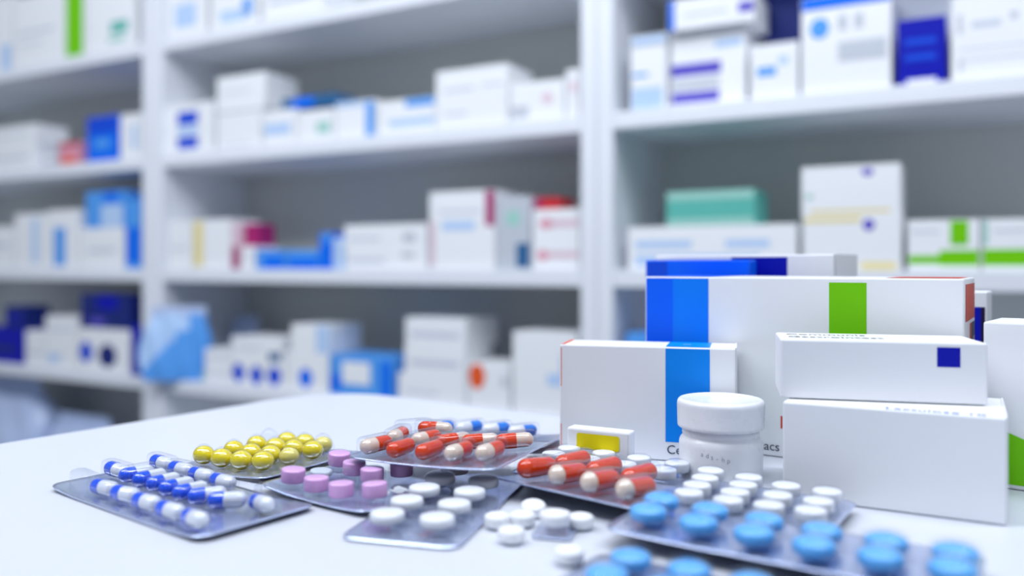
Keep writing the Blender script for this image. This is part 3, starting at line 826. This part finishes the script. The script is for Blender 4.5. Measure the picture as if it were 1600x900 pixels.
# ------------------------------------------------------------------ blister packs
PINK = mat('pink_tablet', (232, 178, 232), rough=0.4, bump=0.05, scale=900)
WHITE_T = mat('white_tablet', (240, 242, 247), rough=0.45, bump=0.05, scale=900)
BLUE_T = mat('blue_tablet', (98, 184, 252), rough=0.25, bump=0.01, scale=600, coat=0.5)
YEL = mat('yellow_softgel', (242, 222, 16), rough=0.07, coat=1.0, sss=0.4, spec=0.9)
YEL_PALE = mat('pale_yellow_softgel', (236, 222, 120), rough=0.15, coat=0.6)
OR = mat('orange_capsule_shell', (226, 62, 0), rough=0.07, coat=0.6, spec=0.5)
CREAM = mat('cream_capsule_shell', (236, 214, 196), rough=0.07, coat=1.0, spec=0.9)
BLU = mat('blue_capsule_shell', (0, 88, 244), rough=0.07, coat=1.0, spec=0.9)
BLU_L = mat('bright_blue_capsule_shell', (5, 130, 240), rough=0.07, coat=1.0, spec=0.9)
CW = mat('white_capsule_shell', (232, 236, 246), rough=0.07, coat=1.0, spec=0.9)

flat = lambda x, y: 0.0008

# 1 blue and white capsules, front left
cap_bw = capsule_mesh('capsule', 0.0158, 0.0034, BLU, CW, 0.44)
cap_ww = capsule_mesh('capsule', 0.0158, 0.0034, CW, CW, 0.44)
pk_bw = pocket_mesh('pocket', 0.0100, 0.0041, 0.0084)
A = [(-24.5, -18.5, 8), (-7.5, -18.3, 10), (10.5, -19, 6), (29.0, -19.5, 3), (47.5, -20.5, -7)]
B = [(-48, -1, 8), (-36.7, 2.0, 84), (-25.3, 2.0, 90), (-13.9, 2.0, 92), (-2.5, 1.5, 90), (8.9, 1.0, 88), (20.8, 1.5, 62), (33.5, 2.5, 42), (51, 6.5, -12)]
Cc = [(-45.5, 19.5, 6), (-28.3, 19, 5), (-10.8, 18.6, 4), (6.7, 18, 0)]
pack('blister pack of blue and white capsules, front left on the counter', (-0.1434, 0.3555, Z), -37.5, (-60, -26.5, 60, 27),
     lambda x, y: 0.0008 + 0.0016 * max(0, (abs(x) - 0.03) / 0.03) ** 2, A + B + Cc, pk_bw, (cap_bw, 0.0009), 'capsule',
     empties=[(-41.8, -18.5, 0), (24.2, 17.5, -4), (41.7, 17.5, -6)], part_label='blue and white capsule')

# 2 yellow softgels
gel = softgel_mesh('softgel', 0.0056, 0.0050, 0.0046, YEL)
gel_p = softgel_mesh('softgel', 0.0052, 0.0046, 0.0042, YEL_PALE)
pk_gel = ball_pocket_mesh('pocket', 0.0064, 0.0058, 0.0106)
pts = [(-16.5, -25.9, 0), (-3.5, -25.9, 0), (9.6, -25.0, 0), (22.5, -23.0, 0), (-13.0, -10.2, 0), (0.2, -10.8, 0), (13, -9.8, 0), (25.5, -9.0, 0, gel_p),
       (-12.8, 4.6, 0), (0.0, 5.6, 0), (13, 5.8, 0), (27.0, 5.5, 0), (-6.2, 19.6, 0), (6.3, 20.6, 0), (19.0, 21, 0, gel_p)]
pack('blister pack of yellow round softgels on the counter', (-0.126, 0.428, Z), -31, (-27, -35, 38, 31),
     lambda x, y: 0.0008 + 0.0022 * max(0, (x + 0.005) / 0.04) ** 2, pts, pk_gel, (gel, 0.0004), 'softgel', empties=[(-19, 19, 0)])

# 3 pink tablets
pink = tablet_mesh('tablet', 0.0052, 0.0064, PINK, 0.0006, 0.0005)
pk_pink = pocket_mesh('pocket', 0.0, 0.0060, 0.0094, 0.0008)
grey_t = tablet_mesh('tablet', 0.0050, 0.0030, mat('grey_white_tablet', (205, 214, 226), rough=0.3), 0.0006, 0.0005)
curl3 = lambda x, y: 0.0012 + 1.6 * (x - 0.01) ** 2 + 0.5 * y * y
pp = pack('blister pack of pink round tablets with popped pockets between the packs', (-0.0735, 0.372, Z), -36, (-29, -26.5, 39, 29), curl3,
          [(-14.5, -19, 0), (2.6, -20.5, 0), (18.3, -20.5, 0), (31.5, -14.0, 0), (9.9, 5.5, 0), (-5.2, 8.6, 0), (-20.7, 13.5, 0), (14.3, 19.9, 0), (-14.0, -3.5, 0, grey_t)],
          pk_pink, (pink, 0.0026), 'tablet', empties=[(3.4, -6.6, 0)])
random.seed(3)
for (x, y, s) in [(1.0, -6.0, 4.0), (6.0, -6.5, 3.0), (24.5, -3.5, 4.5), (29.5, 3.0, 5.0), (25.0, -10.5, 2.6)]:
    bm = bmesh.new()
    m_ = s / 1000
    g = [[bm.verts.new((x / 1000 + (i - 1.5) * m_ / 2 + random.uniform(-1, 1) * m_ * 0.15, y / 1000 + (j - 1.5) * m_ / 2.6 + random.uniform(-1, 1) * m_ * 0.12, curl3(x / 1000, y / 1000) + 0.0008 + random.random() * m_ * 0.38)) for i in range(4)] for j in range(4)]
    for j in range(3):
        for i in range(3):
            bm.faces.new((g[j][i], g[j][i + 1], g[j + 1][i + 1], g[j + 1][i]))
    r_ = bmesh.ops.solidify(bm, geom=list(bm.faces), thickness=0.0002)
    tf = to_obj('torn_foil', bm, mat('torn_white_foil', (236, 240, 248), rough=0.3), pp)
    tf['label'] = 'scrap of torn foil'

# 4 orange and cream capsules, rear
cap_oc = capsule_mesh('capsule', 0.0180, 0.0036, CREAM, OR, 0.42)
cap_oo = capsule_mesh('capsule', 0.0180, 0.0036, OR, OR, 0.5)
cap_co = capsule_mesh('capsule', 0.0180, 0.0036, OR, CREAM, 0.55)
pk_or = pocket_mesh('pocket', 0.0125, 0.0044, 0.0090)
pk4 = pack('rear blister pack of orange and cream capsules propped over the pink pack', (-0.0390, 0.4200, Z + 0.0120), -25, (-15, -54.5, 61, 8),
           lambda x, y: 0.0008 + 0.9 * (x - 0.02) ** 2,
           [(-5.0, -44.5, 78, cap_oc), (8.5, -44.5, 88, cap_oo), (22.6, -43, 88, cap_oo), (37, -42, 84, cap_oc), (51, -39, 82, cap_oc),
            (-7.0, -23.5, 100, cap_oc), (8.5, -22.5, 75, cap_oc), (23, -21.5, 60), (36, -19.5, 35), (52, -16, 30), (0.5, -0.5, 18)], pk_or, (cap_co, 0.0011), 'capsule',
           empties=[(-10, -4, 60)], ry=R(-1.0), part_label='orange and cream capsule')

# 5 orange capsules, centre front
cap_big = capsule_mesh('capsule', 0.0224, 0.0043, OR, OR, 0.5)
cap_big_c = capsule_mesh('capsule', 0.0224, 0.0043, CREAM, OR, 0.19)
pk_big = pocket_mesh('pocket', 0.0160, 0.0049, 0.0102)
pack('front blister pack of orange capsules in the middle of the counter', (0.045, 0.36, Z + 0.0036), -40.5, (-42, -33, 31, 18),
     lambda x, y: 0.0008 + 0.10 * max(0, -y), [(-29.0, -19, 88), (-11.6, -19.5, 88, cap_big_c), (5.5, -20.5, 88, cap_big_c), (22.5, -20.5, 88, cap_big_c), (-28, 6.5, 88), (-10, 5.5, 88), (8.5, 5.0, 88)],
     pk_big, (cap_big, 0.0011), 'capsule', empties=[(24.5, 5, 88)], part_label='orange capsule')

# 6 white tablets, two packs before the cartons
wt = tablet_mesh('tablet', 0.0057, 0.0052, WHITE_T, 0.0008, 0.0006)
pk_wt = pocket_mesh('pocket', 0.0, 0.0062, 0.0075, 0.0007)
pack('blister pack of white tablets behind the orange capsules', (0.05, 0.39, Z + 0.0012), -34, (-46, -25, 34, 22), flat,
     [(u, v, 0) for u in (-34.5, -15, 4, 23.5) for v in (13.4, -1.8, -16) if v > -10 or u < -30], pk_wt, (wt, 0.0017), 'tablet')
pack('blister pack of white tablets in front of the white jar', (0.097, 0.335, Z + 0.0036), -34, (-32, -31, 35, 26),
     lambda x, y: 0.0008 + 0.8 * max(0, abs(x - 0.005) - 0.02) ** 2,
     [(-24.5, 18, 0), (-22, 4.8, 0), (-20.5, -8, 0), (-19, -20.5, 0), (-7, 16, 0), (-5, 3, 0), (-4, -9.6, 0), (-2.5, -22, 0), (10, 11.5, 0), (11.3, -4.8, 0), (12.5, -20, 0), (26, 11.7, 0), (26.6, -4.3, 0), (27.3, -18.5, 0)],
     pk_wt, (wt, 0.0018), 'tablet')

# 7 blue tablets, two packs at the front right
bt = biconvex_mesh('tablet', 0.0067, 0.0068, BLUE_T, 0.22)
pk_bt = pocket_mesh('pocket', 0.0, 0.0078, 0.0086, 0.0009)
pack('upper blister pack of round blue tablets, front right', (0.11, 0.29, Z + 0.0052), -32.5, (-69, -37.5, 48, 6),
     lambda x, y: 0.0008 + 0.5 * max(0, abs(x) - 0.03) ** 2,
     [(-58, -9, 0), (-38.5, -11, 0), (-18.5, -12.5, 0), (1, -13.8, 0), (20.8, -13.8, 0), (40.5, -13.5, 0), (-56.5, -25.0, 0), (-37, -26.8, 0), (-17.5, -28.0, 0), (2, -29.6, 0), (21.5, -29.6, 0), (41, -29.2, 0)],
     pk_bt, (bt, 0.0012), 'tablet')
pack('lower blister pack of round blue tablets, cut by the bottom edge', (0.08, 0.25, Z), -33, (-62, -40, 62, 5), flat,
     [(-44.5, -8.5, 0), (-24.8, -8.5, 0), (-5.2, -8.5, 0), (14.4, -8.5, 0), (34, -8.5, 0), (-44.5, -25.5, 0), (-24.8, -25.5, 0), (-5.2, -25.5, 0), (14.4, -25.5, 0), (34, -25.5, 0)],
     pk_bt, (bt, 0.0012), 'tablet', empties=[(53.5, -8.5, 0), (53.5, -25.5, 0)])

# 8 large white tablets, front centre
wl = tablet_mesh('tablet', 0.0066, 0.0050, WHITE_T, 0.0012, 0.0008)
pk_wl = pocket_mesh('pocket', 0.0, 0.0073, 0.0078, 0.0009)
pack('blister pack of large white tablets, front centre on the counter', (-0.0302, 0.3375, Z), -15.5, (-23, -42, 23, 60),
     lambda x, y: 0.0008 + 0.6 * max(0, abs(x) - 0.012) ** 2,
     [(-9.8, v, 0) for v in (-27.5, -8.5, 10.5, 29.5)] + [(10.2, v, 0) for v in (-27.5, -8.5, 10.5, 29.5)] + [(-9.8, 48.5, 0)],
     pk_wl, (wl, 0.0022), 'tablet', empties=[(10.2, 48.5, 0)])

# 10 bright blue and white capsules behind the rear orange pack
cap_lb = capsule_mesh('capsule', 0.0180, 0.0036, CW, BLU_L, 0.5)
pack('blister pack of bright blue and white capsules behind the rear orange pack', (0.001, 0.473, Z + 0.0012), -24, (-52, -24, 27, 16),
     lambda x, y: 0.0008 + 0.12 * max(0, x - 0.012), [(-42, -10, 62), (-27, -3, 62), (-10.5, -1.5, 58), (6, -1.5, 52)], pk_or, (cap_lb, 0.0011), 'capsule', part_label='bright blue and white capsule')

# ------------------------------------------------------------------ loose tablets
lt = biconvex_mesh('loose_tablet', 0.0050, 0.0058, WHITE_T, 0.42)
first = None
LOOSE = [((-0.0056, 0.3175, Z), 0, 0, 'loose white tablet leftmost of the group beside the large white tablet pack'),
         ((0.0041, 0.3195, Z), 0, 0, 'loose white tablet in the middle of the group, half hidden'),
         ((0.0085, 0.3325, Z + 0.0003), R(12), 0, 'loose white tablet rearmost of the group, under the orange pack edge'),
         ((-0.0002, 0.3005, Z), 0, 0, 'loose white tablet frontmost of the group of four'),
         ((0.0262, 0.3165, Z), 0, 0, 'loose white tablet behind the cut foil piece with one tablet'),
         ((0.0192, 0.2790, Z), 0, 0, 'blurred loose white tablet alone near the bottom edge')]
for p, rx, ry, lab in LOOSE:
    o = mesh_obj('loose_tablet', lt)
    o.location = p
    o.rotation_euler = (rx, ry, 0)
    tag(o, lab, 'tablet', 'loose white tablets')
pack('small cut piece of foil holding one white tablet', (0.0160, 0.3100, Z), -15, (-7.5, -7.5, 7.5, 7.5), flat, [(0, 0, 0)], pocket_mesh('pocket', 0.0, 0.0060, 0.0076, 0.0008), (wt, 0.0026), 'tablet', r=0.0025)
